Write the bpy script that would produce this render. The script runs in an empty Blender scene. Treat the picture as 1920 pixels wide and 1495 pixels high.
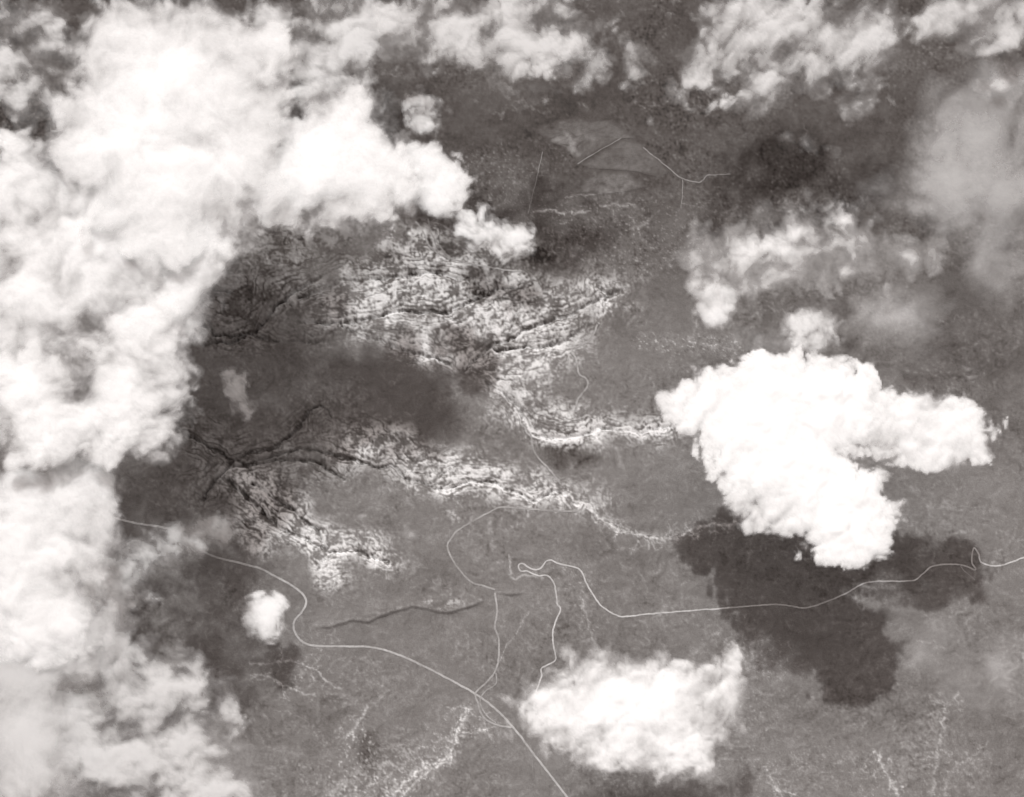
import bpy, math, random
import numpy as np
random.seed(4)
R = math.radians
W, H = 1920.0, 1495.0            # the photograph's own frame, used to author positions on the ground
SC = bpy.context.scene
COL = SC.collection

# ------------------------------------------------------------------ camera, sky, sun, exposure
TILT, HFOV, DIST = R(25.0), R(45.0), 362.0      # 1 unit = 100 m, camera about 33 km up looking down and north
CAM = np.array([0.0, -DIST * math.sin(TILT), DIST * math.cos(TILT)])
cd = bpy.data.cameras.new('camera')
cam = bpy.data.objects.new('camera', cd)
COL.objects.link(cam)
cam.location = CAM
cam.rotation_euler = (TILT, 0, 0)
cd.sensor_fit = 'HORIZONTAL'
cd.angle = HFOV
cd.clip_start, cd.clip_end = 1.0, 60000.0
SC.camera = cam

SUN_DIR = np.array([-0.20, 0.80, 1.0])
SUN_DIR /= np.linalg.norm(SUN_DIR)
SUN_EL = math.asin(SUN_DIR[2])
SUN_AZ = math.atan2(SUN_DIR[0], SUN_DIR[1])

world = bpy.data.worlds.new('World')
SC.world = world
world.use_nodes = True
nt = world.node_tree
bg = nt.nodes['Background']
sky = nt.nodes.new('ShaderNodeTexSky')
sky.sky_type = 'NISHITA'
sky.sun_disc = False
sky.sun_elevation = SUN_EL
sky.sun_rotation = SUN_AZ
hsv = nt.nodes.new('ShaderNodeHueSaturation')
hsv.inputs['Saturation'].default_value = 0.0
tint = nt.nodes.new('ShaderNodeMix')
tint.data_type = 'RGBA'
tint.blend_type = 'MULTIPLY'
tint.inputs['Factor'].default_value = 1.0
tint.inputs['B'].default_value = (1.11, 0.972, 0.925, 1)       # the print is sepia toned
nt.links.new(sky.outputs['Color'], hsv.inputs['Color'])
nt.links.new(hsv.outputs['Color'], tint.inputs['A'])
nt.links.new(tint.outputs['Result'], bg.inputs['Color'])
bg.inputs['Strength'].default_value = 0.128

sd = bpy.data.lights.new('sun', 'SUN')
sun = bpy.data.objects.new('sun', sd)
COL.objects.link(sun)
sd.energy = 3.2
sd.angle = R(0.5)
sd.color = (1.0, 0.994, 0.988)
sun.rotation_euler = (math.pi / 2 - SUN_EL, 0, math.pi - SUN_AZ)

SC.view_settings.view_transform = 'Standard'
SC.view_settings.look = 'None'
SC.view_settings.exposure = 0.0
SC.view_settings.gamma = 1.0
SC.view_settings.use_curve_mapping = False
SC.render.engine = 'CYCLES'
SC.cycles.max_bounces = 6
SC.cycles.diffuse_bounces = 3
SC.cycles.transparent_max_bounces = 32
SC.cycles.use_denoising = True

# ------------------------------------------------------------------ helpers
def to_world(px, py, z=0.0):
    """Point of the level z seen at photo position (px, py)."""
    k = math.tan(HFOV / 2)
    u = (np.asarray(px, float) / W * 2 - 1) * k
    v = -(np.asarray(py, float) / H * 2 - 1) * k * H / W
    c, s = math.cos(TILT), math.sin(TILT)
    dx, dy, dz = u, v * c + s, v * s - c
    t = (z - CAM[2]) / dz
    return CAM[0] + dx * t, CAM[1] + dy * t

def sm(a, b, x):
    t = np.clip((x - a) / (b - a), 0, 1)
    return t * t * (3 - 2 * t)

def perlin(x, y, seed=0):
    x = np.asarray(x, np.float64); y = np.asarray(y, np.float64)
    xi, yi = np.floor(x).astype(np.int64), np.floor(y).astype(np.int64)
    fx, fy = x - xi, y - yi
    u = fx * fx * fx * (fx * (fx * 6 - 15) + 10); v = fy * fy * fy * (fy * (fy * 6 - 15) + 10)
    def g(ix, iy, ax, ay):
        h = (ix * 374761393 + iy * 668265263 + seed * 2147483647 * 3 + 1013904223) & 0xFFFFFFFF
        h = ((h ^ (h >> 13)) * 1274126177) & 0xFFFFFFFF
        h = h ^ (h >> 16)
        a = (h & 1023) * (2 * math.pi / 1024)
        return np.cos(a) * ax + np.sin(a) * ay
    n00, n10 = g(xi, yi, fx, fy), g(xi + 1, yi, fx - 1, fy)
    n01, n11 = g(xi, yi + 1, fx, fy - 1), g(xi + 1, yi + 1, fx - 1, fy - 1)
    a = n00 + u * (n10 - n00); b = n01 + u * (n11 - n01)
    return 1.41 * (a + v * (b - a))

def fbm(x, y, s, octv=5, seed=0, gain=0.5, kind=0):
    """kind 0: plain, about -1..1; 1: ridged 0..1 (sharp crests); 2: billow 0..1 (round lumps, sharp creases)."""
    out = 0; amp = 1.0; tot = 0; f = 1.0 / s
    for o in range(octv):
        n = perlin(x * f + 17.3 * o, y * f - 9.1 * o, seed * 31 + o)
        if kind == 1: n = (1 - np.abs(n) * 1.6)
        if kind == 2: n = np.abs(n) * 1.6
        out = out + n * amp; tot += amp; amp *= gain; f *= 2.03
    return out / tot

def poly_dist(px, py, pts, reach):
    """Distance in photo pixels to a polyline, capped at reach (px, py: arrays on the ground's grid, wandering 30 px at most)."""
    d = np.full(px.shape, float(reach))
    for (ax, ay), (bx, by) in zip(pts[:-1], pts[1:]):
        m = reach + 30
        i0, i1 = np.searchsorted(AX, (min(ax, bx) - m, max(ax, bx) + m)); j0, j1 = np.searchsorted(AY, (min(ay, by) - m, max(ay, by) + m))
        if i1 <= i0 or j1 <= j0: continue
        x, y = px[j0:j1, i0:i1], py[j0:j1, i0:i1]
        L = (bx - ax) ** 2 + (by - ay) ** 2 + 1e-9
        t = np.clip(((x - ax) * (bx - ax) + (y - ay) * (by - ay)) / L, 0, 1)
        w = d[j0:j1, i0:i1]
        np.minimum(w, np.hypot(x - ax - t * (bx - ax), y - ay - t * (by - ay)), out=w)
    return d

def gullies(pts, n, length, seed, depth=1):
    """Short side gullies that join a wash."""
    rg = random.Random(seed); out = []
    P_ = np.array(pts, float)
    for _ in range(n):
        i = rg.randrange(len(P_) - 1); t = rg.random()
        p = P_[i] * (1 - t) + P_[i + 1] * t
        d = P_[i + 1] - P_[i]; a = math.atan2(d[1], d[0]) + rg.choice((-1, 1)) * rg.uniform(0.6, 1.3)
        q = [tuple(p)]; L_ = length * rg.uniform(0.4, 1.2)
        for k in range(5):
            a += rg.uniform(-0.5, 0.5); p = p + L_ / 5 * np.array([math.cos(a), math.sin(a)]); q.append(tuple(p))
        out.append(q)
        if depth and L_ > length * 0.6: out += gullies(q, 2, length * 0.45, seed + 13 + len(out), depth - 1)
    return out

def blobs(px, py, bl, k=0.09):
    """Smooth union of ellipses (x, y, rx, ry[, degrees]); about the distance in pixels inside the outline."""
    acc = 0
    for b in bl:
        x, y, rx, ry = b[:4]
        a = R(b[4]) if len(b) > 4 else 0.0
        c, s = math.cos(a), math.sin(a)
        dx, dy = px - x, py - y
        q = np.sqrt(((dx * c + dy * s) / rx) ** 2 + ((-dx * s + dy * c) / ry) ** 2)
        v = (1 - q) * min(rx, ry)
        acc = acc + np.exp(np.clip(v * k, -30, 30))
    return np.log(acc) / k

def node(m, kind, **kw):
    n = m.node_tree.nodes.new(kind)
    for a, b in kw.items(): setattr(n, a, b)
    return n

def new_mat(name):
    m = bpy.data.materials.new(name)
    m.use_nodes = True
    m.node_tree.nodes.clear()
    return m, m.node_tree.links

def mesh_obj(name, verts, faces, mat, attrs=(), smooth=True, parent=None):
    me = bpy.data.meshes.new(name)
    verts = np.asarray(verts, np.float32); faces = np.asarray(faces, np.int32)
    n, k = faces.shape
    me.vertices.add(len(verts)); me.vertices.foreach_set('co', verts.ravel())
    me.loops.add(n * k); me.loops.foreach_set('vertex_index', faces.ravel())
    me.polygons.add(n)
    me.polygons.foreach_set('loop_start', np.arange(0, n * k, k, dtype=np.int32))
    if smooth: me.polygons.foreach_set('use_smooth', np.ones(n, bool))
    for an, av in attrs:
        at = me.attributes.new(an, 'FLOAT', 'POINT')
        at.data.foreach_set('value', np.asarray(av, np.float32))
    me.update(calc_edges=True)
    me.materials.append(mat)
    o = bpy.data.objects.new(name, me)
    COL.objects.link(o)
    o.parent = parent
    return o

# ------------------------------------------------------------------ traced lines (photo positions)
HIGHWAY = [(150,958),(185,966),(215,972),(255,982),(310,991),(339,1005),(365,1025),(401,1044),(448,1056),(489,1067),(518,1082),(547,1098),(569,1116),(574,1132),(565,1149),(552,1165),(552,1183),(565,1202),(591,1211),(656,1212),(700,1214),(748,1228),(790,1247),(833,1269),(892,1302),(935,1335),(968,1371),(1005,1420),(1034,1457),(1063,1495),(1095,1540)]
HAIRPIN = [(1001,1331),(1003,1309),(1011,1280),(1016,1267),(1016,1253),(1034,1243),(1042,1234),(1037,1205),(1037,1183),(1043,1163),(1051,1143),(1045,1132),(1042,1107),(1038,1093),(1027,1080),(1010,1080),(998,1076),(988,1072),(977,1072),(972,1065),(973,1059),(981,1058),(988,1063),(998,1068),(1008,1069),(1017,1063),(1024,1053),(1034,1051),(1044,1056),(1058,1060),(1072,1062),(1086,1067),(1093,1076),(1099,1092),(1110,1111),(1121,1128),(1135,1141),(1155,1153),(1172,1156),(1220,1151),(1359,1141),(1453,1134),(1508,1140),(1548,1129),(1588,1112),(1628,1092),(1709,1089),(1730,1076),(1752,1061),(1800,1059),(1829,1069),(1823,1056),(1822,1044),(1826,1028),(1834,1038),(1842,1056),(1873,1061),(1920,1046),(1975,1028)]
HAIRSPUR = [(1800,1059),(1807,1070),(1818,1079),(1828,1088)]
RING = [(1095,946),(1092,952),(1086,957),(1055,959),(990,955),(942,952),(920,960),(862,993),(848,1008),(839,1023),(846,1045),(862,1070),(884,1092),(903,1098),(928,1106)]
MIDWAY = [(928,1112),(932,1147),(928,1176),(935,1198),(935,1234),(928,1260),(910,1282),(892,1300),(896,1318),(903,1340),(917,1353),(938,1361),(960,1364)]
MIDWAY_SPUR = [(930,1262),(930,1282),(912,1295),(902,1308),(901,1322),(912,1341),(930,1356)]
NORTH_TRACK = [(802,410),(806,430),(811,441),(826,463),(844,483),(884,494),(943,505),(979,508)]
NORTH_SPUR = [(779,415),(793,434),(804,459),(822,476),(844,484)]
FENCE_TRACK = [(1017,286),(1008,328),(1001,357),(994,386),(990,402)]
FIELD_TRACK = [(1083,308),(1121,284),(1165,259)]
TOP_TRACK = [(1205,276),(1234,299),(1256,317),(1278,335),(1307,343),(1318,338),(1326,330),(1345,328),(1370,327)]
TOP_SPUR = [(1279,337),(1280,360),(1277,392)]
EAST_TRACK = [(1079,771),(1084,749),(1101,727),(1099,711),(1086,702),(1081,676),(1073,656),(1106,638),(1121,607)]
NS_TRACK = [(982,796),(995,818),(1004,851),(1033,884),(1052,909)]
SOUTH_TRACK = [(997,1418),(999,1450),(1001,1500),(1002,1540)]
FAR_TRACK = [(1612,1435),(1600,1465),(1590,1500)]

WASH_MAIN = [(428,877),(453,873),(482,862),(533,846),(592,844),(646,858),(708,878),(734,871),(759,895),(810,913),(836,920),(883,904),(916,902),(949,920),(1000,939),(1033,917),(1055,920),(1084,944),(1106,950),(1124,971),(1157,993),(1191,1001),(1234,1010),(1271,1007),(1304,989),(1340,983),(1373,986),(1391,972)]
WASH_EAST = [(995,812),(1020,820),(1048,822),(1103,815),(1125,802),(1150,808),(1201,812),(1238,799),(1290,795)]
WASH_DIAG = [(640,610),(700,640),(760,655),(820,672),(873,702),(909,718),(939,736),(971,762),(985,790),(996,814)]
ARM_A = [(560,604),(640,604),(700,592),(760,578),(830,588),(870,566),(920,546),(960,535)]
ARM_B = [(870,690),(930,642),(1000,610),(1060,592),(1130,558),(1176,537)]
ARM_C = [(930,655),(1010,650),(1060,636),(1110,612),(1121,606),(1134,589),(1135,567),(1143,552),(1120,540)]
ARM_D = [(560,560),(640,530),(720,520),(800,510),(880,522)]
GORGE = [(427,897),(459,930),(492,963),(540,995),(591,1021),(616,1034),(660,1028),(700,1038),(724,1056)]
GORGE_B = [(470,905),(547,956),(598,1000),(616,1034)]
CANYON = [(420,890),(440,858),(470,850),(520,830),(560,800),(590,765),(600,760)]
CANYON_B = [(350,820),(390,830),(430,860),(460,872),(520,862),(600,868),(650,900)]
CANYON_C = [(380,940),(405,900),(428,880)]
LEFT_A = [(380,650),(430,640),(480,620),(510,585),(545,550),(600,520),(640,500)]
LEFT_B = [(360,600),(400,630),(450,625),(520,640),(600,640),(680,650)]
SOUTH_WASH = [(873,1325),(873,1338),(869,1355),(856,1369),(855,1391),(845,1410),(830,1425),(812,1432),(804,1439),(795,1440),(780,1450),(770,1460),(752,1470),(745,1485),(725,1500),(690,1530)]
SOUTH_WASH_B = [(835,1428),(815,1440),(800,1450),(780,1465),(765,1480),(750,1500)]
SOUTH_BRANCH = [(857,1374),(880,1376),(905,1370),(935,1360)]
LEFT_RILL = [(690,1325),(680,1345),(671,1350),(668,1362),(655,1377),(640,1385)]
LEFT_CREEK = [(470,1245),(500,1247),(540,1238),(580,1250),(600,1262),(615,1280),(640,1292)]
CREEK_TWO = [(470,1265),(510,1272),(530,1285),(560,1297),(590,1305)]
CREEK_SMALL = [(990,1150),(976,1172),(965,1194),(950,1209),(943,1227),(935,1245)]
SE_WASH = [(1798,1298),(1786,1315),(1774,1326),(1770,1350),(1766,1375),(1757,1409),(1754,1440),(1750,1480),(1745,1520)]
SE_WASH_B = [(1640,1406),(1652,1430),(1662,1452),(1672,1465),(1684,1490),(1688,1520)]
SE_WASH_C = [(1440,1445),(1452,1468),(1466,1490),(1475,1520)]
SE_WASH_D = [(1850,1395),(1820,1420),(1790,1440),(1775,1470),(1770,1510)]
CLIFF_WEST = [(592,1176),(612,1177),(640,1170),(656,1163),(690,1165),(730,1150),(772,1137),(800,1142),(838,1150),(870,1142),(908,1127)]
CLIFF_EAST = [(928,1114),(945,1115),(962,1116),(985,1113)]
CLIFF_NORTH = [(740,590),(780,600),(800,618),(835,622)]

# ------------------------------------------------------------------ ground: one sheet, drained, eroded and coloured by rock, scrub and some painted-in light and shade
STEP = 2.0
def axis(lo, hi, end):
    core = np.arange(lo, hi + STEP, STEP)
    lefts, rights = [], []
    d = STEP
    p = core[0]
    while p > -end[0]: d *= 1.07; p -= d; lefts.append(p)
    d = STEP; p = core[-1]
    while p < end[1]: d *= 1.07; p += d; rights.append(p)
    return np.concatenate([lefts[::-1], core, rights])
AX = axis(-30, W + 30, (3800, W + 3800))
AY = axis(-30, H + 30, (760, H + 2600))
PX, PY = np.meshgrid(AX, AY)
NX, NY = len(AX), len(AY)
GX, GY = to_world(PX, PY)

n1 = fbm(PX, PY, 60, 4, 1); n2 = fbm(PX, PY, 60, 4, 2)
n3 = fbm(PX, PY, 17, 3, 3); n4 = fbm(PX, PY, 17, 3, 4)
WX, WY = PX + 10 * n1 + 5 * n3, PY + 10 * n2 + 5 * n4       # wandering of every gully
macro = fbm(GX, GY, 60, 4, 5)
mid = fbm(GX, GY, 14, 4, 6)
fine = fbm(GX, GY, 1.5, 2, 7)
grain = fbm(GX, GY, 0.62, 2, 8)

def region(bl, soft=30, rag=30, seed=20):
    d = blobs(PX, PY, bl)
    d = d + rag * fbm(PX, PY, 70, 5, seed, 0.6)
    return sm(-soft * 0.5, soft * 0.5, d)

bright = region([(735,610,60,24,8),(790,640,80,28,15),(860,480,60,24,0),(800,450,40,22,0),(960,545,60,26,0),(770,480,60,26,-20),(1100,560,60,24,-15),(1000,600,90,60,-10),(930,700,40,30,40),(700,565,110,42,-5),(830,560,130,55,5),(930,590,100,60,0),(1040,585,90,35,-20),(790,510,110,25,-8),(900,640,90,45,20),(1000,660,70,40,-15),(985,730,40,50,60),(1040,790,60,28,20),(1110,803,90,16,0),(1190,802,60,10,0)], 60, 40, 21)
bright2 = region([(690,840,50,26,0),(870,890,60,26,0),(715,848,50,24,15),(790,870,60,28,25),(845,905,46,24,0),(915,895,55,20,0),(970,925,50,14,15),(1050,925,30,14,10)], 52, 30, 22)
bright3 = region([(520,950,60,30,45),(620,1080,24,24,0),(500,922,45,22,35),(545,960,50,22,45),(600,1005,52,22,35),(665,1025,56,20,0),(710,1048,30,16,30),(610,1055,26,18,80),(480,985,24,40,-30),(490,1010,18,26,0)], 38, 30, 23)
bright4 = region([(870,1360,45,22),(830,1415,45,22,-50),(770,1450,60,26,-35),(710,1470,70,30,-20),(660,1420,60,40,-60),(640,1470,60,30)], 60, 40, 24)
marble = region([(520,470,120,60,-20),(470,560,120,50,-10),(450,620,110,36,0),(600,450,70,40,-20)], 60, 40, 25)
marble2 = region([(420,840,90,60,10),(560,800,110,46,-30),(640,820,100,40,10),(560,880,130,36,0),(400,900,60,60),(460,960,60,50,40),(700,830,40,30)], 60, 40, 26)
scrub = region([(1120,440,90,32),(1220,450,110,28),(1180,490,110,26)], 40, 30, 27)
scrub2 = region([(1260,640,60,14),(1330,648,70,14)], 22, 20, 28)
scrub3 = region([(1075,1080,26,60,-25),(1090,1110,22,50,-20),(1100,1180,18,50,-20)], 60, 36, 29)
scrub4 = region([(1430,1240,60,60),(1400,1330,70,60),(1480,1440,120,50),(1650,1450,60,60),(1770,1440,70,70)], 90, 60, 30)
scrub5 = region([(560,1250,110,36),(680,1270,100,50),(640,1080,50,60)], 80, 50, 31)
scrub6 = region([(930,330,80,60),(1050,390,160,14),(1180,385,120,8),(1300,390,60,12)], 60, 30, 32)

wash_field = np.full(PX.shape, 90.0)
for ln in (WASH_MAIN, WASH_EAST, WASH_DIAG, ARM_A, ARM_B, ARM_C, ARM_D, GORGE, GORGE_B, CANYON, CANYON_B, CANYON_C, LEFT_A, LEFT_B):
    wash_field = np.minimum(wash_field, poly_dist(WX, WY, ln, 90))
rough = np.clip(bright + bright2 + bright3 + marble + marble2, 0, 1)

# strata: level lines of an eroded relief, so they bend round every gully
relief = 1 - np.exp(-wash_field / 34.0)
E = relief * 2.4 + 1.5 * fbm(WX * 0.72 + WY * 0.22, WY * 1.35 - WX * 0.22, 110, 6, 40, 0.47) + 0.06 * n3

def smear(img, length, level):
    """Smears an image along the lines of equal LEVEL (a line integral convolution)."""
    gy_, gx_ = np.gradient(blur(level, 2))
    vx, vy = gy_, -gx_
    vx = vx + 1e-5; m = np.hypot(vx, vy) + 1e-9
    vx, vy = vx / m, vy / m
    J, I = np.mgrid[0:NY, 0:NX].astype(np.float32)
    acc = img.copy(); cnt = 1
    for sg in (1, -1):
        x, y = I.copy(), J.copy(); px_, py_ = None, None
        for k in range(length):
            xi = np.clip(np.rint(x), 0, NX - 1).astype(np.int32); yi = np.clip(np.rint(y), 0, NY - 1).astype(np.int32)
            ux, uy = vx[yi, xi], vy[yi, xi]
            if px_ is not None:
                f = np.sign(ux * px_ + uy * py_); f[f == 0] = 1; ux, uy = ux * f, uy * f
            else: ux, uy = ux * sg, uy * sg
            px_, py_ = ux, uy
            x = x + ux; y = y + uy
            acc += img[np.clip(np.rint(y), 0, NY - 1).astype(np.int32), np.clip(np.rint(x), 0, NX - 1).astype(np.int32)]; cnt += 1
    return acc / cnt

def blur(a, n):
    for _ in range(n):
        a = (a + np.roll(a, 1, 0) + np.roll(a, -1, 0) + np.roll(a, 1, 1) + np.roll(a, -1, 1)) / 5
    return a

def unit(a):
    return (a - a.mean()) / (a.std() + 1e-9)

rng = np.random.default_rng(5)
speckle = rng.standard_normal(PX.shape).astype(np.float32)
lic1 = unit(smear(speckle, 8, E))                                    # fine strata
lic2 = unit(smear(blur(rng.standard_normal(PX.shape).astype(np.float32), 3), 11, E))   # ledges
lic3 = unit(smear(blur(rng.standard_normal(PX.shape).astype(np.float32), 14), 20, E))  # beds
slope = fbm(PX * 0.9 - PY * 0.35, PY * 1.3 + PX * 0.3, 150, 4, 43, 0.5)
rills = unit(smear(blur(rng.standard_normal(PX.shape).astype(np.float32), 2), 7, slope))     # faint wind and water streaks on the plain
speckle = unit(blur(speckle, 1))
clumps = unit(fbm(WX, WY, 30, 5, 44, 0.62))
branch = np.full(PX.shape, 14.0)
for k_, (ln, n_, L_) in enumerate(((ARM_A, 16, 60), (ARM_B, 16, 60), (ARM_C, 12, 50), (ARM_D, 14, 50), (WASH_DIAG, 16, 60), (WASH_MAIN[6:18], 18, 44), (WASH_EAST, 12, 30), (GORGE, 12, 40), (GORGE_B, 10, 36),
        (CANYON, 12, 50), (CANYON_B, 16, 50), (CANYON_C, 6, 40), (LEFT_A, 16, 56), (LEFT_B, 14, 50))):
    for q in gullies(ln, n_, L_, 300 + k_, 1):
        branch = np.minimum(branch, poly_dist(WX, WY, q, 14))
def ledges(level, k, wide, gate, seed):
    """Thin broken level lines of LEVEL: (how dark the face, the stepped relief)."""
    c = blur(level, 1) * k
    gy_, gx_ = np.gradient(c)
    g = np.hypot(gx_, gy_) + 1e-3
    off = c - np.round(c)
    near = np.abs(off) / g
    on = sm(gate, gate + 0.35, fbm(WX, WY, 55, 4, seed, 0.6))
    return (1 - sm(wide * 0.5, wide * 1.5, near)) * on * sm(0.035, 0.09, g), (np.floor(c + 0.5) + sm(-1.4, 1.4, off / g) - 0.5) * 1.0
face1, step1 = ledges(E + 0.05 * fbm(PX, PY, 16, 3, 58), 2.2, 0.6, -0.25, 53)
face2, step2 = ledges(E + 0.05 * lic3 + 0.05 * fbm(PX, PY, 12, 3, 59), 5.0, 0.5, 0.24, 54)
crack = np.clip(face1 + 0.7 * face2, 0, 1)  # dark rock lines that also paint gully shade into the colour
Z = 1.0 * macro + 0.22 * mid
Z = Z + rough * (0.11 * step1 + 0.03 * lic3 + 0.02 * lic2 + 0.008 * lic1 - 0.10 * crack)
Z = Z - rough * (0.85 * np.exp(-(wash_field / 2.8) ** 2) + 0.35 * np.exp(-(wash_field / 12.0) ** 2) + 0.36 * np.exp(-(branch / 2.0) ** 2))
Z = Z + (0.05 + 0.08 * (scrub + scrub2 + scrub3)) * fine + 0.03 * grain

# scarps facing away from the sun
def scarp(pts, drop, wide, back):
    """A cliff: the ground drops by DROP within WIDE px south of the line and rises back over BACK px."""
    global Z
    d = poly_dist(PX + 1.2 * n3, PY + 2 * n4, pts, back + wide)
    xs = [p[0] for p in pts]; ys = [p[1] for p in pts]
    yl = np.interp(PX, xs, ys) + 4.0 * fbm(PX, PX * 0, 22, 4, 52, 0.6)
    side = PY + 2 * n4 - yl
    endf = sm(xs[0] - 6, xs[0] + 25, PX) * (1 - sm(xs[-1] - 20, xs[-1] + 6, PX))
    low = np.where(side > 0, 1 - sm(wide, back, side), sm(-wide, 0, side) * 0 + 0.0)
    prof = np.where(side < 0, -sm(-back * 1.0, 0, side), 1 - sm(0, wide, side) * 2.0)
    up = np.where(side <= 0, sm(-back, 0, side), 1 - sm(0, wide, side))
    Z = Z + drop * endf * np.where(np.abs(side) < back + wide, up, 0)
scarp(CLIFF_WEST, 0.55, 3.0, 34)
scarp(CLIFF_EAST, 0.5, 2.6, 26)

roads_d = np.full(PX.shape, 14.0)
for ln in (HIGHWAY, HAIRPIN, RING, MIDWAY, NORTH_TRACK, EAST_TRACK, NS_TRACK):
    roads_d = np.minimum(roads_d, poly_dist(PX, PY, ln, 14))

# base colours of the ground (reflectance), some light and shade painted in
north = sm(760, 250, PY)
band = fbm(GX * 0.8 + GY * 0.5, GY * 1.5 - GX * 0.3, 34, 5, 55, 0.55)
alb = 0.184 + 0.024 * macro + 0.016 * mid + 0.042 * band - 0.096 * north - 0.02 * sm(620, 250, PX)  # darker northern plain, deepened to carry cloud shade in its colour
streak = fbm(GX * 0.35 + GY * 0.1, GY * 1.4, 9, 5, 45, 0.6)
alb = alb + 0.026 * streak * (1 - 0.5 * north)
hetero = sm(-0.35, 0.5, fbm(PX, PY * 1.2, 170, 5, 46, 0.6))             # scrubby ground against bare ground
alb = alb + (0.004 + 0.012 * hetero) * speckle + (0.010 + 0.010 * hetero) * rills * (1 - 0.7 * north) + 0.018 * fine * hetero
rills = rills * (1 - 0.75 * north)
alb = alb + 0.016 * sm(1.0, 2.6, rills + 0.5 * speckle) + 0.05 * hetero * sm(1.3, 2.6, speckle + 0.5 * rills)
alb = alb + (0.028 + 0.012 * north) * fbm(PX, PY, 34, 6, 51, 0.65) + 0.022 * north * fbm(PX * 0.8, PY, 110, 5, 63, 0.6)
vein = np.maximum(0, 1 - np.abs(fbm(WX * 0.9 - WY * 0.3, WY * 0.8 + WX * 0.2, 120, 5, 56, 0.55)) * 26)     # faint dry rills
alb = alb - 0.016 * hetero * sm(1.2, 2.4, -speckle - 0.4 * rills)
alb = alb + 0.11 * vein * sm(0.0, 0.5, fbm(PX, PY, 130, 3, 57)) * (0.5 + 0.5 * np.clip(speckle, -0.5, 1.5))
pat = sm(0.05, 0.6, fbm(GX, GY, 24, 5, 47, 0.6))
alb = alb + 0.022 * pat * np.maximum(0, fine + 0.15)
speck = sm(0.18, 0.55, grain * 0.7 + fine * 0.6)
dark = sm(0.15, 0.5, -(grain * 0.6 + fine * 0.7))
for m_, up, dn in ((scrub, .17, .05), (scrub2, .26, .05), (scrub3, .16, .05), (scrub4, .13, .03), (scrub5, .10, .03), (scrub6, .12, .03), (bright4, .30, .03)):
    alb = alb + m_ * (up * speck - dn * dark + up * 0.12)
tex = np.clip(0.5 * lic1 + 0.35 * speckle, -2, 2) * 0.4
white = sm(-2.0, 2.9, 0.9 * np.exp(-((branch - 4.0) / 2.6) ** 2) - 0.9 * np.exp(-(branch / 1.8) ** 2) + 0.5 * np.exp(-((wash_field - 8) / 4.0) ** 2) + 0.50 * lic1 + 0.16 * lic2 + 0.12 * lic3 + 0.85 * speckle + 1.15 * clumps)

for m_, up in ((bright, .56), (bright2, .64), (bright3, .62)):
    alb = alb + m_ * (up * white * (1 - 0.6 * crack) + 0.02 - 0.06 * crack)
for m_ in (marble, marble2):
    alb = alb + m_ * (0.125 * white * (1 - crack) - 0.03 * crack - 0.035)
alb = alb - rough * 0.05 * np.exp(-(wash_field / 5.0) ** 2)  # shade along the gully floors, put into the colour

def streambed(pts, w, up, rag=1.0):
    global alb
    d = poly_dist(PX + rag * 7 * n3, PY + rag * 7 * n4, pts, 60)
    core = np.exp(-(d / w) ** 2)
    halo = np.exp(-(d / (w * 4)) ** 2) * speck
    alb = alb + up * core * (0.65 + 0.8 * tex) + 0.5 * up * halo
side = []
for pts, n, L_, w, up, sd_ in ((WASH_MAIN[17:], 20, 34, 1.1, .20, 1), (WASH_MAIN[8:18], 16, 30, 1.2, .22, 2), (WASH_EAST, 14, 26, 1.2, .24, 3), (SOUTH_WASH, 16, 40, 1.2, .22, 4),
        (SOUTH_BRANCH, 4, 18, 1, .18, 5), (SE_WASH, 12, 40, 1.2, .13, 6), (SE_WASH_B, 10, 30, 1.2, .18, 7), (SE_WASH_C, 8, 34, 1.1, .15, 8), (LEFT_CREEK, 7, 30, 1.0, .15, 9),
        (CREEK_TWO, 6, 24, 1.0, .15, 10), (GORGE[4:], 10, 30, 1.2, .25, 11), (WASH_DIAG[5:], 10, 26, 1.2, .25, 12), (ARM_C[3:], 8, 22, 1.0, .2, 13), (LEFT_RILL, 5, 24, 1, .15, 14)):
    side += [(q, w, up * 0.75, 0.7) for q in gullies(pts, n, L_, sd_)]
def along(pts, wide, up):
    """Pale broken ground along a wash."""
    global alb
    d = poly_dist(WX, WY, pts, wide * 3)
    alb = alb + up * np.exp(-(d / wide) ** 2) * sm(-0.8, 2.0, speckle + 0.6 * lic1 + 0.9 * clumps)
for pts, wide, up in ((WASH_EAST, 13, .34), (WASH_MAIN[17:24], 9, .20), (WASH_MAIN[23:], 7, .12), (WASH_MAIN[9:18], 12, .2), (SOUTH_WASH, 13, .13), (GORGE, 20, .14), (ARM_C[3:], 9, .16),
        ([(843,925),(848,950),(853,985)], 9, .22), ([(1110,895),(1130,925),(1150,940)], 14, .14), ([(1760,1320),(1740,1400),(1700,1450)], 30, .06), ([(640,1490),(700,1440),(760,1400)], 34, .12)):
    along(pts, wide, up)
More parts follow.
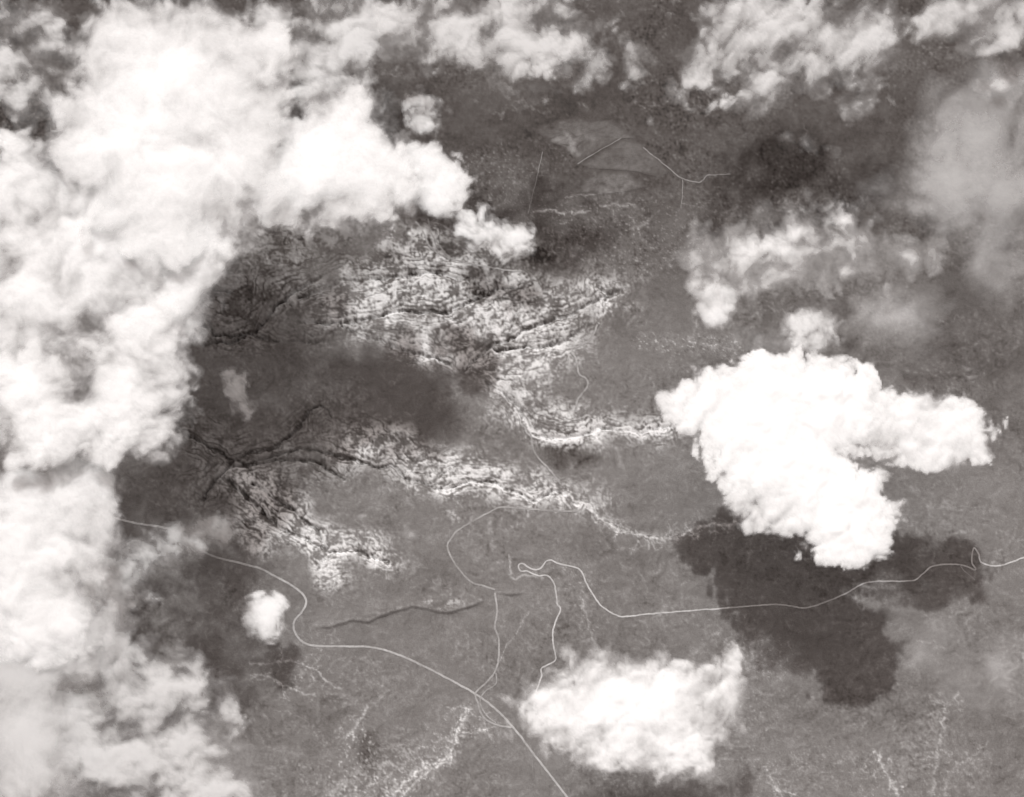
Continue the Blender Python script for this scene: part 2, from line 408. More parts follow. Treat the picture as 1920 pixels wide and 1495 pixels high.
for pts, w, up, rag in (*side, (WASH_MAIN[10:], 2.2, .30, .5), (WASH_EAST, 3.5, .30, .6), (SOUTH_WASH, 2.1, .34, .6), (SOUTH_WASH_B, 1.8, .28, .8), (SOUTH_BRANCH, 1.6, .22, .5),
        (LEFT_RILL, 2, .22, .8), (LEFT_CREEK, 1.7, .24, 1), (CREEK_TWO, 1.7, .24, 1), (SE_WASH, 2.6, .14, 1), (SE_WASH_B, 2.4, .24, 1), (SE_WASH_C, 2.4, .20, 1), (SE_WASH_D, 2.6, .12, 1),
        (ARM_C[4:], 2.0, .26, .5), ([(1106,536),(1125,543),(1143,542),(1160,536),(1176,538)], 2.4, .25, .8), (WASH_DIAG[5:], 2.2, .25, .6), (CREEK_SMALL, 1.1, .18, .5),
        ([(955,1042),(957,1060),(958,1082),(966,1087),(972,1084),(980,1079),(1000,1082),(1020,1084)], 1.6, .26, .4), ([(1310,600),(1290,640),(1380,655)], 2, .1, 1),
        ([(1090,1120),(1098,1150),(1105,1180),(1120,1210)], 2.2, .15, 1), ([(1000,400),(1030,393),(1060,400),(1105,398)], 2.0, .30, 1), ([(1125,386),(1160,384),(1195,388)], 2, .2, 1),
        ([(1060,372),(1080,368),(1115,366),(1170,360)], 1.2, .2, .6), ([(1184,428),(1210,420),(1222,405)], 3, .2, 1), ([(1040,262),(1065,258),(1078,290)], 7, .14, 1), ([(1085,250),(1110,262)], 7, .08, 1)):
    streambed(pts, w, up, rag)
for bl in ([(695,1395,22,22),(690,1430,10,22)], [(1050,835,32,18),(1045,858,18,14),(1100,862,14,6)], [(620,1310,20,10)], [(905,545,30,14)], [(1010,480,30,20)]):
    alb = alb - 0.10 * region(bl, 26, 16, 33)  # small cloud-shadow blotches painted into the ground colour
for ln in (CLIFF_WEST, CLIFF_EAST):
    alb = alb + 0.06 * np.exp(-(poly_dist(PX, PY + 3.5, ln, 20) / 2.2) ** 2) * (0.6 + 0.5 * np.clip(speckle, -1, 1))  # sunlit bank above each scarp, painted as a pale line
along([(800,1128),(830,1134),(868,1130)], 7, .22)
alb = np.clip(alb, 0.04, 0.72)

# roads lie level across the relief
flat = 1 - sm(3, 12, roads_d)
flat = np.maximum(flat, sm(-20, 0, blobs(PX, PY, [(1100,255,110,40),(1170,300,90,42),(1150,345,80,30),(1818,698,26,24)])))
Z = Z * (1 - flat) + (1.0 * macro + 0.22 * mid) * flat
far_out = np.maximum(np.maximum(-PX, PX - W), np.maximum(-PY, PY - H))
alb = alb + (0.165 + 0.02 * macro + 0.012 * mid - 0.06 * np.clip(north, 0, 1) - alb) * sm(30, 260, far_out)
inside = (PX > -40) & (PX < W + 40) & (PY > -40) & (PY < H + 40)
Z = np.where(inside, Z, 1.0 * macro)

def sample(arr, x, y):
    i = np.clip(np.searchsorted(AX, x) - 1, 0, NX - 2); j = np.clip(np.searchsorted(AY, y) - 1, 0, NY - 2)
    fx = (x - AX[i]) / (AX[i + 1] - AX[i]); fy = (y - AY[j]) / (AY[j + 1] - AY[j])
    return (arr[j, i] * (1 - fx) + arr[j, i + 1] * fx) * (1 - fy) + (arr[j + 1, i] * (1 - fx) + arr[j + 1, i + 1] * fx) * fy

def tone(m, L, fac_out):
    """Sepia tone of a reflectance: browner when dark, neutral when pale."""
    ramp = node(m, 'ShaderNodeValToRGB')
    ramp.color_ramp.elements[0].position = 0.0; ramp.color_ramp.elements[0].color = (0, 0, 0, 1)
    for p, c in ((0.08, (0.0855, 0.0765, 0.0720)), (0.2, (0.205, 0.196, 0.190)), (0.5, (0.5, 0.496, 0.492))):
        e = ramp.color_ramp.elements.new(p); e.color = (*c, 1)
    ramp.color_ramp.elements[-1].position = 1.0; ramp.color_ramp.elements[-1].color = (1, 1, 1, 1)
    L.new(fac_out, ramp.inputs['Fac'])
    return ramp.outputs['Color']

def ground_mat():
    m, L = new_mat('ground')
    out = node(m, 'ShaderNodeOutputMaterial'); b = node(m, 'ShaderNodeBsdfDiffuse')
    b.inputs['Roughness'].default_value = 0.3
    a = node(m, 'ShaderNodeAttribute', attribute_name='reflectance')
    tc = node(m, 'ShaderNodeTexCoord')
    n = node(m, 'ShaderNodeTexNoise'); n.inputs['Scale'].default_value = 3.2; n.inputs['Detail'].default_value = 3; n.inputs['Roughness'].default_value = 0.7
    L.new(tc.outputs['Object'], n.inputs['Vector'])
    mr = node(m, 'ShaderNodeMapRange'); mr.inputs['From Min'].default_value = 0.25; mr.inputs['From Max'].default_value = 0.75
    mr.inputs['To Min'].default_value = 0.74; mr.inputs['To Max'].default_value = 1.26
    L.new(n.outputs['Fac'], mr.inputs['Value'])
    mu = node(m, 'ShaderNodeMath', operation='MULTIPLY')
    L.new(a.outputs['Fac'], mu.inputs[0]); L.new(mr.outputs['Result'], mu.inputs[1])
    L.new(tone(m, L, mu.outputs[0]), b.inputs['Color'])
    L.new(b.outputs[0], out.inputs['Surface'])
    return m

idx = np.arange(NX * NY).reshape(NY, NX)
faces = np.stack([idx[:-1, :-1], idx[1:, :-1], idx[1:, 1:], idx[:-1, 1:]], -1).reshape(-1, 4)
V = np.stack([GX, GY, Z], -1).reshape(-1, 3)
# skirt to the horizon
ring = np.concatenate([idx[0, :], idx[1:, -1], idx[-1, -2::-1], idx[-2:0:-1, 0]])
RV = V[ring].copy(); RV[:, :2] = RV[:, :2] / np.linalg.norm(RV[:, :2], axis=1, keepdims=True) * 9000.0; RV[:, 2] = -2
k0 = len(V); nr = len(ring)
rn = np.roll(np.arange(nr), -1)
skirt = np.stack([ring, ring[rn], k0 + rn, k0 + np.arange(nr)], -1)[:, ::-1]
V = np.concatenate([V, RV]); faces = np.concatenate([faces, skirt])
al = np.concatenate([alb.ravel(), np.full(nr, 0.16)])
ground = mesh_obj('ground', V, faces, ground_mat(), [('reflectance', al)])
ground['kind'] = 'structure'

# ------------------------------------------------------------------ roads and tracks
def dirt_mat(name, lo, hi):
    m, L = new_mat(name)
    out = node(m, 'ShaderNodeOutputMaterial'); b = node(m, 'ShaderNodeBsdfDiffuse')
    tc = node(m, 'ShaderNodeTexCoord')
    n = node(m, 'ShaderNodeTexNoise'); n.inputs['Scale'].default_value = 0.9; n.inputs['Detail'].default_value = 7; n.inputs['Roughness'].default_value = 0.85
    L.new(tc.outputs['Object'], n.inputs['Vector'])
    mr = node(m, 'ShaderNodeMapRange'); mr.inputs['From Min'].default_value = 0.3; mr.inputs['From Max'].default_value = 0.7
    mr.inputs['To Min'].default_value = lo; mr.inputs['To Max'].default_value = hi
    L.new(n.outputs['Fac'], mr.inputs['Value'])
    n2 = node(m, 'ShaderNodeTexNoise'); n2.inputs['Scale'].default_value = 0.11; n2.inputs['Detail'].default_value = 4
    L.new(tc.outputs['Object'], n2.inputs['Vector'])
    m2 = node(m, 'ShaderNodeMapRange'); m2.inputs['From Min'].default_value = 0.35; m2.inputs['From Max'].default_value = 0.65; m2.inputs['To Min'].default_value = 0.78; m2.inputs['To Max'].default_value = 1.1
    L.new(n2.outputs['Fac'], m2.inputs['Value'])
    mm = node(m, 'ShaderNodeMath', operation='MULTIPLY'); L.new(mr.outputs['Result'], mm.inputs[0]); L.new(m2.outputs['Result'], mm.inputs[1])
    L.new(tone(m, L, mm.outputs[0]), b.inputs['Color'])
    L.new(b.outputs[0], out.inputs['Surface'])
    return m
M_ROAD = dirt_mat('graded_dirt', 0.28, 0.50)
M_TRACK = dirt_mat('packed_dirt', 0.22, 0.44)
M_PALE = dirt_mat('pale_gravel', 0.33, 0.62)

def catmull(pts, step=2.5):
    P = np.array([pts[0]] + list(pts) + [pts[-1]], float)
    out = []
    for i in range(1, len(P) - 2):
        p0, p1, p2, p3 = P[i - 1:i + 3]
        n = max(2, int(np.linalg.norm(p2 - p1) / step))
        for t in np.arange(n) / n:
            out.append(0.5 * (2 * p1 + (p2 - p0) * t + (2 * p0 - 5 * p1 + 4 * p2 - p3) * t * t + (3 * p1 - p0 - 3 * p2 + p3) * t ** 3))
    out.append(P[-2])
    return np.array(out)

def ribbon(name, pts, width, mat, rag=0.25, lift=0.05, wob=0.6, seed=1):
    c = catmull(pts)
    c = c + wob * np.stack([fbm(c[:, 0], c[:, 1], 14, 2, 60 + seed), fbm(c[:, 0], c[:, 1], 14, 2, 61 + seed)], -1)
    t = np.gradient(c, axis=0); t /= np.linalg.norm(t, axis=1, keepdims=True) + 1e-9
    nrm = np.stack([-t[:, 1], t[:, 0]], -1)
    wl = width / 2 * (1 + rag * fbm(c[:, 0], c[:, 1], 6, 3, 62 + seed)); wr = width / 2 * (1 + rag * fbm(c[:, 0], c[:, 1], 6, 3, 63 + seed))
    rows = [c + nrm * wl[:, None], c, c - nrm * wr[:, None]]
    zs = np.max([sample(Z, r[:, 0], r[:, 1]) for r in rows], axis=0)
    zs = np.maximum(zs, np.maximum(np.roll(zs, 1), np.roll(zs, -1))) if len(zs) > 4 else zs
    vs = []
    for r in rows:
        x, y = to_world(r[:, 0], r[:, 1]); vs.append(np.stack([x, y, zs + lift], -1))
    vs = np.stack(vs, 1).reshape(-1, 3)
    n = len(c); f = []
    for k in range(2):
        a = np.arange(n - 1) * 3 + k
        f.append(np.stack([a, a + 1, a + 4, a + 3], -1))
    o = mesh_obj(name, vs, np.concatenate(f), mat)
    o['kind'] = 'structure'
    return o

ribbon('main_road', HIGHWAY, 3.8, M_ROAD, 0.45, seed=1)
ribbon('hill_road', HAIRPIN, 2.8, M_PALE, 0.6, wob=0.9, seed=3)
ribbon('hill_road_spur', HAIRSPUR, 2.0, M_TRACK, 0.4, lift=0.06, seed=5)
ribbon('dirt_road', RING, 3.2, M_TRACK, 0.6, seed=7)
ribbon('dirt_road', MIDWAY, 3.4, M_TRACK, 0.6, lift=0.06, seed=9)
ribbon('dirt_track', MIDWAY_SPUR, 2.4, M_TRACK, 0.4, lift=0.07, seed=11)
M_DIM = dirt_mat('worn_track', 0.12, 0.34)
for i, (p, w) in enumerate(((NORTH_TRACK, 2.8), (NORTH_SPUR, 3.2), (FENCE_TRACK, 1.6), (FIELD_TRACK, 1.7), (TOP_TRACK, 2.2), (TOP_SPUR, 1.4), (EAST_TRACK, 3.4), (NS_TRACK, 3.0), (SOUTH_TRACK, 2.2), (FAR_TRACK, 1.6))):
    ribbon('dirt_track', p, w, M_DIM if 2 <= i <= 5 or i > 7 else M_TRACK, 0.7, lift=0.055 + 0.004 * i, wob=1.5, seed=13 + 2 * i)

# ------------------------------------------------------------------ fields
M_SOIL = ground_mat(); M_SOIL.name = 'field_soil'
def field(name, outline, up, seed, lift=0.06, var=0.03, scale=26):
    """A cultivated or bare patch lying on the ground; its soil fades into the plain at the edge."""
    c = np.array(outline, float)
    pts = []
    for a, b in zip(c, np.roll(c, -1, 0)):
        n = max(2, int(np.linalg.norm(b - a) / 2))
        pts += [a + (b - a) * t for t in np.arange(n) / n]
    e = np.array(pts); e = e + 2.2 * np.stack([fbm(e[:, 0], e[:, 1], 14, 4, seed), fbm(e[:, 0], e[:, 1], 14, 4, seed + 1)], -1)
    ctr = e.mean(0); ks = np.linspace(1, 0.0, 46); rings = [e * k + ctr * (1 - k) for k in ks]
    q = np.concatenate(rings); x, y = to_world(q[:, 0], q[:, 1])
    z = sample(Z, q[:, 0], q[:, 1]) + lift
    dist = np.repeat((1 - ks) * np.linalg.norm(e - ctr, axis=1).mean(), len(e))
    f_in = sm(-2, 13, dist)
    val = sample(blur(alb, 1), q[:, 0], q[:, 1]) + f_in * (up * (0.8 + 0.9 * fbm(q[:, 0], q[:, 1], scale, 5, seed + 2, 0.6)) + var * fbm(q[:, 0] + 0.5 * q[:, 1], q[:, 1] * 1.6, 9, 3, seed + 3))
    n = len(e); f = []
    for k in range(len(rings) - 1):
        a = k * n + np.arange(n); b = k * n + (np.arange(n) + 1) % n
        f.append(np.stack([a, b, b + n, a + n], -1))
    o = mesh_obj(name, np.stack([x, y, z], -1), np.concatenate(f)[:, ::-1], M_SOIL, [('reflectance', np.clip(val, 0.05, 0.6))])
    o['kind'] = 'structure'
field('field', [(994,240),(1040,224),(1085,219),(1106,228),(1150,222),(1168,240),(1195,258),(1165,260),(1120,284),(1085,306),(1074,292),(1040,270),(1015,256)], 0.050, 70)
field('field', [(1087,309),(1122,286),(1168,261),(1200,266),(1240,302),(1258,322),(1234,333),(1190,322),(1140,318),(1105,316)], 0.055, 72)
field('field', [(1085,362),(1098,338),(1130,322),(1180,324),(1200,340),(1215,350),(1180,360),(1130,364)], 0.07, 74, var=0.05, scale=16)
field('pale_field', [(1028,262),(1042,254),(1054,252),(1062,258),(1072,248),(1080,256),(1096,252),(1100,262),(1086,272),(1080,284),(1076,297),(1070,290),(1068,274),(1056,270),(1046,273),(1036,268)], 0.10, 80, 0.10, scale=10, var=0.06)
field('pale_field', [(1801,684),(1812,686),(1828,691),(1820,698),(1812,699),(1804,694)], 0.24, 76, var=0.16, scale=6)
field('pale_field', [(1805,703),(1815,706),(1824,701),(1836,703),(1832,710),(1815,715),(1809,711)], 0.20, 78, var=0.12, scale=6)

# ------------------------------------------------------------------ clouds
def cloud_mat(name, fine_amp=0.35, albedo=0.93, through=0.18):
    m, L = new_mat(name)
    out = node(m, 'ShaderNodeOutputMaterial')
    d = node(m, 'ShaderNodeBsdfDiffuse'); d.inputs['Color'].default_value = (albedo, albedo, albedo * 0.997, 1)
    tr = node(m, 'ShaderNodeBsdfTranslucent'); tr.inputs['Color'].default_value = (albedo, albedo, albedo, 1)
    ms = node(m, 'ShaderNodeMixShader'); ms.inputs['Fac'].default_value = through
    # light scattered many times inside a cloud evens out the shading of its small lumps
    geo = node(m, 'ShaderNodeNewGeometry')
    nm = node(m, 'ShaderNodeMix', data_type='VECTOR'); nm.inputs['Factor'].default_value = 0.66
    nm.inputs['B'].default_value = (0, 0, 1)
    L.new(geo.outputs['Normal'], nm.inputs['A'])
    nn = node(m, 'ShaderNodeVectorMath', operation='NORMALIZE'); L.new(nm.outputs['Result'], nn.inputs[0])
    L.new(nn.outputs['Vector'], d.inputs['Normal']); L.new(nn.outputs['Vector'], tr.inputs['Normal'])
    L.new(d.outputs[0], ms.inputs[1]); L.new(tr.outputs[0], ms.inputs[2])
    clear = node(m, 'ShaderNodeBsdfTransparent')
    a = node(m, 'ShaderNodeAttribute', attribute_name='thickness')
    lim = node(m, 'ShaderNodeAttribute', attribute_name='cover')
    tc = node(m, 'ShaderNodeTexCoord')
    n = node(m, 'ShaderNodeTexNoise'); n.inputs['Scale'].default_value = 0.75; n.inputs['Detail'].default_value = 5; n.inputs['Roughness'].default_value = 0.72; n.inputs['Distortion'].default_value = 0.6
    L.new(tc.outputs['Object'], n.inputs['Vector'])
    sub = node(m, 'ShaderNodeMath', operation='SUBTRACT'); L.new(n.outputs['Fac'], sub.inputs[0]); sub.inputs[1].default_value = 0.5
    mul = node(m, 'ShaderNodeMath', operation='MULTIPLY'); L.new(sub.outputs[0], mul.inputs[0]); mul.inputs[1].default_value = fine_amp * 2
    add = node(m, 'ShaderNodeMath', operation='MULTIPLY_ADD')      # thickness * (1 + noise)
    one = node(m, 'ShaderNodeMath', operation='ADD'); L.new(mul.outputs[0], one.inputs[0]); one.inputs[1].default_value = 1.0
    L.new(a.outputs['Fac'], add.inputs[0]); L.new(one.outputs[0], add.inputs[1]); add.inputs[2].default_value = 0.0
    neg = node(m, 'ShaderNodeMath', operation='MULTIPLY'); L.new(add.outputs[0], neg.inputs[0]); neg.inputs[1].default_value = -1.0
    ex = node(m, 'ShaderNodeMath', operation='EXPONENT'); L.new(neg.outputs[0], ex.inputs[0])
    inv = node(m, 'ShaderNodeMath', operation='SUBTRACT', use_clamp=True); inv.inputs[0].default_value = 1.0; L.new(ex.outputs[0], inv.inputs[1])
    fin = node(m, 'ShaderNodeMath', operation='MULTIPLY', use_clamp=True); L.new(inv.outputs[0], fin.inputs[0]); L.new(lim.outputs['Fac'], fin.inputs[1])
    mix = node(m, 'ShaderNodeMixShader')
    L.new(fin.outputs[0], mix.inputs['Fac']); L.new(clear.outputs[0], mix.inputs[1]); L.new(ms.outputs[0], mix.inputs[2])
    L.new(mix.outputs[0], out.inputs['Surface'])
    return m
M_CLOUD = cloud_mat('cloud_vapour')
M_THIN = cloud_mat('thin_cloud_vapour', 0.4, 0.93, 0.42)        # thin cloud lets more of the sun through than it sends back

NC = [0]
def cloud(label, bl, alt, thin=(), thick=10.0, soft=22.0, cover=0.99, rag=26.0, scale=70.0, lumps=1.0, holes=0.0, step=3.4, seed=None, stretch=(1, 1, 0), mat=None, core=0.35, gain=1.6, grow=0.0, vary=0.0):
    """A cloud: lumpy top, flatter base, thinning to nothing at its ragged rim."""
    NC[0] += 1
    seed = seed or 100 + NC[0] * 7
    x0 = min(b[0] - max(b[2], b[3]) for b in bl) - rag * 1.6; x1 = max(b[0] + max(b[2], b[3]) for b in bl) + rag * 1.6
    y0 = min(b[1] - max(b[2], b[3]) for b in bl) - rag * 1.6; y1 = max(b[1] + max(b[2], b[3]) for b in bl) + rag * 1.6
    x0, x1, y0, y1 = max(x0, -160), min(x1, W + 160), max(y0, -160), min(y1, H + 160)
    ax, ay = np.arange(x0, x1, step), np.arange(y0, y1, step)
    X, Y = np.meshgrid(ax, ay)
    sx, sy, ang = stretch
    c, s = math.cos(R(ang)), math.sin(R(ang))
    U, Vv = (X * c + Y * s) / sx, (-X * s + Y * c) / sy
    w1 = fbm(U, Vv, scale * 1.2, 3, seed + 1); w2 = fbm(U, Vv, scale * 1.2, 3, seed + 2)
    UU, VV = U + 0.35 * scale * w1, Vv + 0.35 * scale * w2
    puff = fbm(UU, VV, scale, 6, seed + 3, 0.55, 2)                 # 0..1 round lumps
    soft_n = fbm(UU, VV, scale, 6, seed + 4, 0.56)
    D = blobs(X, Y, bl, 0.06) + grow + rag * (1.5 * (puff - 0.42) + 0.9 * soft_n)
    soft_l = soft * np.exp(0.9 * fbm(X, Y, scale * 2.2, 3, seed + 9) + 0.15)
    t = np.maximum(D, 0) / soft_l
    for b in thin:
        t = t * (1 - b[4] * sm(-0.6, 0.7, blobs(X, Y, [b[:4]], 0.06) / min(b[2], b[3]) + 0.9 * soft_n))
    if holes:
        hn = fbm(UU, VV, scale * 1.3, 6, seed + 5, 0.6)
        t = t * np.clip(1 - holes * sm(-0.15, 0.45, hn), 0.02, 1)
    if vary:
        vn = fbm(UU * 0.8 + 0.3 * VV, VV * 1.1, scale * 1.1, 6, seed + 12, 0.58)
        t = t * np.exp(1.9 * vary * vn)
    wisp = fbm(UU * 1.3, VV * 1.3, scale * 0.5, 5, seed + 8, 0.62)
    dens = 1.5 * t * np.clip(0.8 + 0.8 * wisp + 0.45 * t, 0.25, 3)
    big = fbm(UU, VV, scale * 1.5, 3, seed + 6, 0.5, 2)
    Dh = np.minimum(np.maximum(D, 0), t * soft_l * 2.0)
    top = thick * (1 - np.exp(-Dh / (soft * 2.6))) * (0.75 + 0.8 * lumps * (big - 0.35) + 0.22 * lumps * (puff - 0.4))
    base = -0.22 * thick * (1 - np.exp(-Dh / (soft * 2))) * (1 + 0.4 * soft_n)
    keep = dens * cover > 0.035
    wx, wy = to_world(X, Y, alt)
    ny, nx = X.shape
    ii = np.arange(nx * ny).reshape(ny, nx)
    q = np.stack([ii[:-1, :-1], ii[1:, :-1], ii[1:, 1:], ii[:-1, 1:]], -1).reshape(-1, 4)
    kf = keep.ravel()
    q = q[kf[q].any(1)]
    used = np.unique(q); remap = np.full(nx * ny, -1); remap[used] = np.arange(len(used)); q = remap[q]
    nv = len(used)
    dd = dens.ravel()[used]
    P = np.stack([wx, wy, np.full_like(wx, alt)], -1).reshape(-1, 3)[used]
    T = P.copy(); T[:, 2] += top.ravel()[used] + 0.01
    B = P.copy(); B[:, 2] += base.ravel()[used] - 0.01
    # rim wall
    ed = np.concatenate([q[:, [0, 1]], q[:, [1, 2]], q[:, [2, 3]], q[:, [3, 0]]])
    key = ed[:, 0].astype(np.int64) * nv + ed[:, 1]; rkey = ed[:, 1].astype(np.int64) * nv + ed[:, 0]
    rim = ed[~np.isin(key, rkey)]
    wall = np.stack([rim[:, 1], rim[:, 0], rim[:, 0] + nv, rim[:, 1] + nv], -1)
    F = np.concatenate([q, q[:, ::-1] + nv, wall])
    cv = np.full(nv, cover)
    o = mesh_obj('cloud', np.concatenate([T, B]), F, mat or M_CLOUD, [('thickness', np.concatenate([dd, np.maximum(dd - core, 0) * gain])), ('cover', np.concatenate([cv, np.minimum(1, cv * 1.04)]))])
    o['label'] = label; o['category'] = 'cloud'; o['group'] = 'clouds over the plain'
    return o

cloud('large dense white cumulus with a lobe on its right side and a dark shadow below',
      [(1450,800,130,90),(1440,745,150,85,-8),(1330,760,85,60),(1540,760,120,85),(1480,860,140,90,50),(1580,960,105,85,40),(1600,1000,75,50),(1400,890,60,50),(1450,960,70,45),(1690,795,80,60),(1780,800,80,66),(1720,840,110,40)],
      34, [(1660,830,40,50,.75),(1420,960,70,45,.6),(1780,850,90,30,.55),(1700,800,60,60,.35)], thick=3.6, soft=26, grow=3, vary=0.5, core=0.15, gain=3, rag=27, scale=64, lumps=1.2)
cloud('dense white cumulus at the bottom centre, over the lower road',
      [(1170,1330,190,85),(1180,1340,120,75),(1060,1340,85,50),(1130,1270,80,50),(1250,1300,90,60),(1180,1400,100,45),(1270,1410,40,35),(1260,1370,60,45),(1355,1275,30,55,15),(1340,1330,40,55)],
      30, [(1130,1255,90,30,.5),(1320,1320,40,60,.6),(1370,1340,40,60,.5)], thick=4.2, soft=46, grow=6, vary=0.8, rag=30, scale=64, lumps=1.4)
cloud('huge bright white cloud bank filling the upper left',
      [(320,160,170,130),(230,260,120,130),(350,330,160,120),(420,250,110,150),(270,70,110,70),(330,420,130,70),(460,120,80,70)],
      60, [(430,180,90,100,.55),(300,60,120,50,.45),(430,420,90,60,.6),(320,190,20,50,.5)], thick=6, soft=95, grow=22, vary=0.8, core=0.1, gain=3.5, rag=34, scale=110, lumps=1.2, holes=0.25)
cloud('bright white lobe of cloud between the upper left bank and the small round puff',
      [(620,300,110,90),(570,340,80,60),(690,330,70,60),(640,210,50,45),(700,370,60,30),(560,380,60,30)],
      56, [(680,390,120,34,.6),(540,390,60,40,.6),(620,200,70,40,.4)], thick=5, soft=58, grow=20, vary=0.7, core=0.15, gain=4, rag=34, scale=90, lumps=1.1, holes=0.2)
cloud('small bright round puff at the right tip of the upper left bank', [(828,350,50,48),(795,305,36,30),(760,370,40,22)], 43, [(770,360,40,50,.6)], thick=3.5, soft=38, grow=8, vary=0.5, core=0.1, gain=3, rag=22, scale=60)
cloud('grey torn cloud in the top left corner', [(70,110,90,70),(50,40,70,50),(90,190,50,50),(40,200,40,50),(0,110,50,90)], 44, thick=3, soft=95, grow=6, vary=1.5, cover=0.85, mat=M_THIN, rag=40, scale=66, holes=0.6)
cloud('pale ragged cloud along the top edge right of the upper left bank', [(560,110,110,60,25),(650,40,100,55),(520,40,60,40),(610,170,60,40),(700,60,50,40)], 24, thick=3, soft=70, grow=16, vary=1.5, cover=0.9, mat=M_THIN, rag=42, scale=66, holes=0.5)
cloud('grey lumpy cloud along the top edge in the middle', [(860,55,120,65),(980,70,90,60),(780,60,60,60),(1010,20,70,40),(950,110,60,40)], 46, thick=3.5, soft=90, grow=18, vary=1.5, core=0.25, gain=1.8, cover=0.8, mat=M_THIN, rag=44, scale=62, holes=0.5)
cloud('white cloud bank on the left edge below the huge bright one', [(60,360,110,90),(150,420,130,90),(90,480,130,90),(260,480,120,70),(180,560,130,70),(60,560,90,90),(330,560,60,70),(380,480,50,60),(30,630,90,60),(300,480,110,60)], 57, [(185,590,50,40,.7),(225,545,40,30,.6),(100,640,80,40,.4)], thick=3.5, soft=95, grow=26, vary=1.4, gain=2.2, cover=0.88, rag=42, scale=105, holes=0.42, core=0.1)
cloud('pale white cloud bulging from the left bank beside the dark shadowed plain', [(250,700,100,90),(170,790,110,60),(290,640,50,80),(80,800,100,64),(130,760,120,60),(260,780,70,44),(60,720,70,60)], 62, [(150,745,50,36,.8),(110,700,40,30,.5)], thick=3.5, soft=85, grow=22, vary=1.4, gain=2.4, cover=0.91, rag=34, scale=90, holes=0.42, core=0.1)
cloud('broad bright cloud on the left edge with a crisp white right rim', [(60,1000,130,110),(150,960,70,80),(170,900,40,40),(40,1120,110,90),(150,1050,60,60),(40,930,70,40),(70,1190,100,60)], 56, [(40,1130,110,60,.4),(150,1080,50,70,.5)], thick=5, soft=48, grow=12, vary=0.7, core=0.2, cover=0.87, rag=26, scale=80, lumps=1.0, holes=0.2)
cloud('smooth grey cloud in the bottom left corner', [(20,1250,110,110),(40,1380,110,120),(30,1480,120,70),(110,1200,90,70),(170,1170,70,50),(60,1170,110,70),(150,1200,80,50)], 55, thick=3, soft=80, grow=14, vary=0.7, cover=0.64, mat=M_THIN, rag=40, scale=130, lumps=0.8, holes=0.15)
cloud('large lumpy grey cloud near the bottom left', [(60,1330,110,80),(120,1260,110,60),(90,1420,120,80),(190,1300,110,70),(270,1350,120,80),(340,1400,90,80),(200,1420,130,60),(380,1450,70,60),(300,1300,90,60),(130,1350,100,90),(240,1460,150,60),(170,1230,70,40)], 50, thick=5, soft=95, grow=26, vary=1.5, cover=0.72, mat=M_THIN, rag=42, scale=66, holes=0.34, lumps=1.3)
cloud('thin torn cloud strip crossing the road on the left', [(280,1030,60,26,-15),(350,1000,60,20,-20),(240,1060,40,40),(190,1090,56,46),(230,1130,50,40),(400,1000,50,20,-20)], 10, thick=1.5, soft=46, grow=6, vary=0.9, cover=0.75, mat=M_THIN, rag=28, scale=50, holes=0.6)
cloud('small white puff beside the bend of the main road', [(503,1140,38,32),(490,1160,26,30),(500,1175,22,24)], 13, thick=2.5, soft=24, cover=0.88, rag=19, scale=44)
cloud('small pale cloud tuft over the shadowed plain on the left', [(440,720,22,30,-20),(458,765,16,28,-15)], 12, thick=1.6, soft=20, cover=0.8, rag=15, scale=36, holes=0.4)
cloud('small pale tuft below the top middle cloud', [(800,195,34,24),(795,225,20,18)], 30, thick=2, soft=24, grow=4, cover=0.75, rag=18, scale=44, holes=0.3)
cloud('small torn pair of cloud tufts beside the round puff', [(905,440,36,24),(965,450,34,26,-30),(880,410,20,16)], 14, thick=2, soft=24, grow=6, cover=0.85, rag=20, scale=46, holes=0.4)
cloud('large grey cloud with two hanging lobes at the top right', [(1480,50,130,60),(1600,60,90,70),(1390,90,80,50,-35),(1320,130,60,30,-30),(1500,110,90,50,-35),(1440,160,50,28,-35),(1570,110,80,40),(1380,20,60,40)], 36, [(1410,90,50,16,.5),(1570,30,70,40,.5)], thick=3, soft=78, grow=14, vary=1.6, core=0.25, gain=1.7, cover=0.84, mat=M_THIN, rag=34, scale=60, holes=0.36, stretch=(1.25, 1, -35))
cloud('torn grey cloud in the top right corner', [(1830,20,80,40,-15),(1880,60,50,26,-30),(1790,30,50,36),(1900,20,60,40)], 48, thick=2.5, soft=60, grow=12, vary=1.0, cover=0.78, mat=M_THIN, rag=32, scale=75, holes=0.6, stretch=(1.2, 1, -25))
cloud('thin grey veil of cloud along the right edge', [(1880,480,90,110),(1890,150,80,80),(1830,260,110,110),(1880,350,120,110),(1790,400,90,80),(1910,230,70,90),(1800,330,120,120)], 40, thick=1.5, soft=170, grow=20, cover=0.47, mat=M_THIN, rag=70, scale=210, lumps=0.5, step=5, stretch=(1.3, 1, -40))
cloud('faint torn wisp linking the grey clouds along the top edge', [(1060,120,60,30,30),(1010,165,40,20),(1100,60,40,30)], 40, mat=M_THIN, thick=1, soft=70, cover=0.6, rag=34, scale=60, holes=0.4, grow=8, vary=1.2)
cloud('faint curled wisp above the bright lobe', [(690,225,36,26),(735,250,34,16,30),(720,195,24,18)], 34, mat=M_THIN, thick=1, soft=60, cover=0.6, rag=24, scale=44, holes=0.4, grow=5, vary=1.2)
cloud('faint scrap of cloud under the two lobed grey cloud', [(1610,190,34,24),(1640,160,26,18),(1590,215,18,10)], 34, mat=M_THIN, thick=1, soft=55, cover=0.6, rag=24, scale=44, holes=0.4, grow=4, vary=1.2)
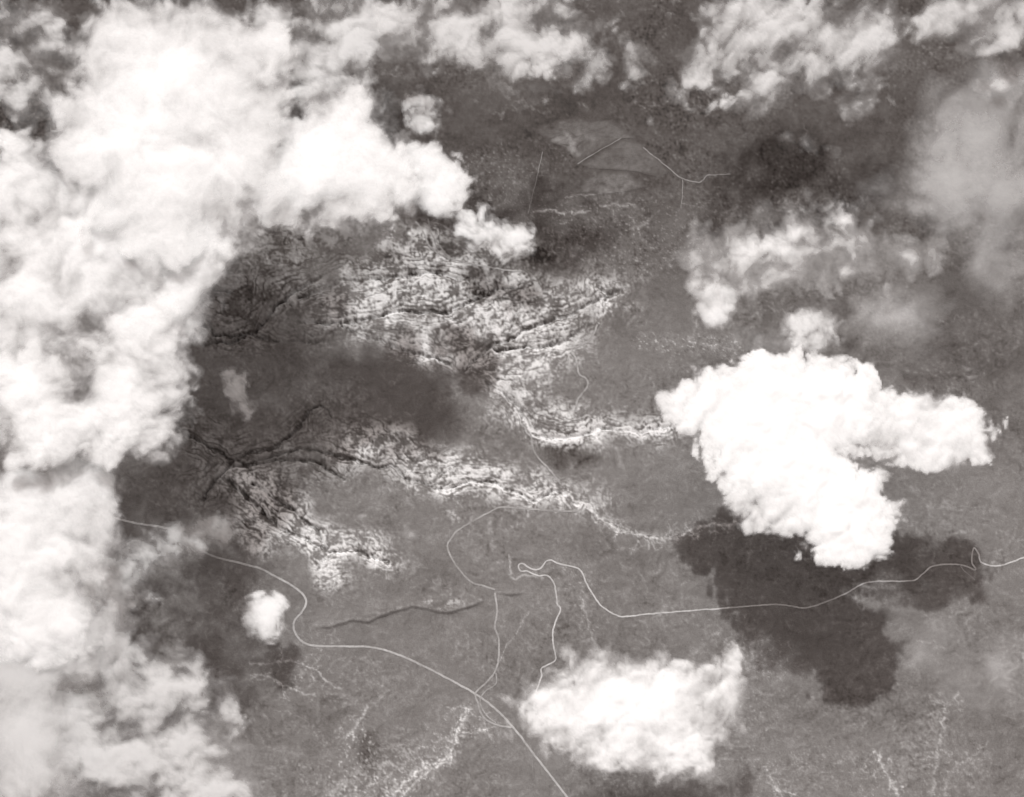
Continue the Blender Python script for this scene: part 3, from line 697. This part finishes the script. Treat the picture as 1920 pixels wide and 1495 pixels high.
cloud('faint ragged cloud scraps over the dark ground above the long streak', [(1500,265,44,12,10),(1590,415,36,14),(1560,385,20,10),(1440,405,40,14),(1530,400,60,12)], 22, mat=M_THIN, thick=1, soft=60, cover=0.5, rag=24, scale=44, holes=0.4, grow=2, vary=1.2)
cloud('thin patch of cloud under the left end of the upper left lobe', [(600,400,60,30),(660,430,50,40),(720,430,40,40),(590,440,40,20)], 40, mat=M_THIN, thick=1, soft=110, cover=0.55, rag=36, scale=70, holes=0.3, grow=8, vary=1.0)
cloud('small smooth grey puff on the veil at the right edge', [(1870,160,42,20,-15)], 44, thick=1.5, soft=40, cover=0.6, rag=14, scale=50)
cloud('long white streak of cloud above the large cumulus', [(1500,470,110,42,-8),(1400,490,80,36),(1600,480,80,34,5),(1690,480,70,28,5),(1330,450,40,26,-40),(1450,510,90,26)], 30, [(1650,490,100,40,.5),(1340,450,60,40,.5)], thick=3, soft=70, grow=12, vary=1.1, cover=0.86, rag=30, scale=75, holes=0.3)
cloud('small squarish white cloud under the left end of the streak', [(1345,575,38,44),(1330,545,26,18)], 26, thick=2.5, soft=30, cover=0.86, rag=17, scale=48)
cloud('small white cloud between the streak and the large cumulus', [(1530,600,36,24),(1530,635,34,18),(1500,620,30,26)], 26, thick=2.5, soft=32, cover=0.83, rag=19, scale=48, holes=0.3)
cloud('faint cloud wisp above the left edge of the large cumulus', [(1420,640,60,18,-10),(1470,650,50,16)], 26, mat=M_THIN, thick=1, soft=60, cover=0.5, rag=20, scale=40)
cloud('tiny round puff at the upper rim of the large cumulus', [(1580,685,12,11)], 26, thick=1, soft=16, cover=0.7, rag=6, scale=16, step=2)
cloud('thin upright tuft left of the two lobed grey cloud', [(1190,95,30,40,20),(1195,140,22,24)], 40, mat=M_THIN, thick=1.6, soft=40, cover=0.62, rag=22, scale=50, holes=0.5)
cloud('thin scrap of cloud left of the upright tuft', [(1125,95,20,18),(1120,120,16,14),(1115,145,26,13)], 40, mat=M_THIN, thick=1, soft=30, cover=0.55, rag=14, scale=34)
cloud('tiny pale scrap above the ploughed fields', [(1218,228,11,15)], 30, mat=M_THIN, thick=1, soft=20, cover=0.55, rag=8, scale=22, step=2)
cloud('small faint puff near the loop of the ring road', [(770,1003,24,14)], 14, mat=M_THIN, thick=1, soft=34, cover=0.5, rag=10, scale=26, step=2.4)
cloud('faint veil of cloud over the scrub above the right lobe of the large cumulus', [(1690,600,130,80),(1620,580,60,60)], 24, thick=0.8, soft=190, cover=0.34, rag=60, scale=110, lumps=0.5, step=5, holes=0.4, stretch=(2.4, 1, -30))
cloud('faint veil of cloud at the right edge below the hill road', [(1880,1280,130,110),(1780,1200,110,60)], 24, thick=0.8, soft=260, cover=0.30, rag=60, scale=150, lumps=0.5, step=5)
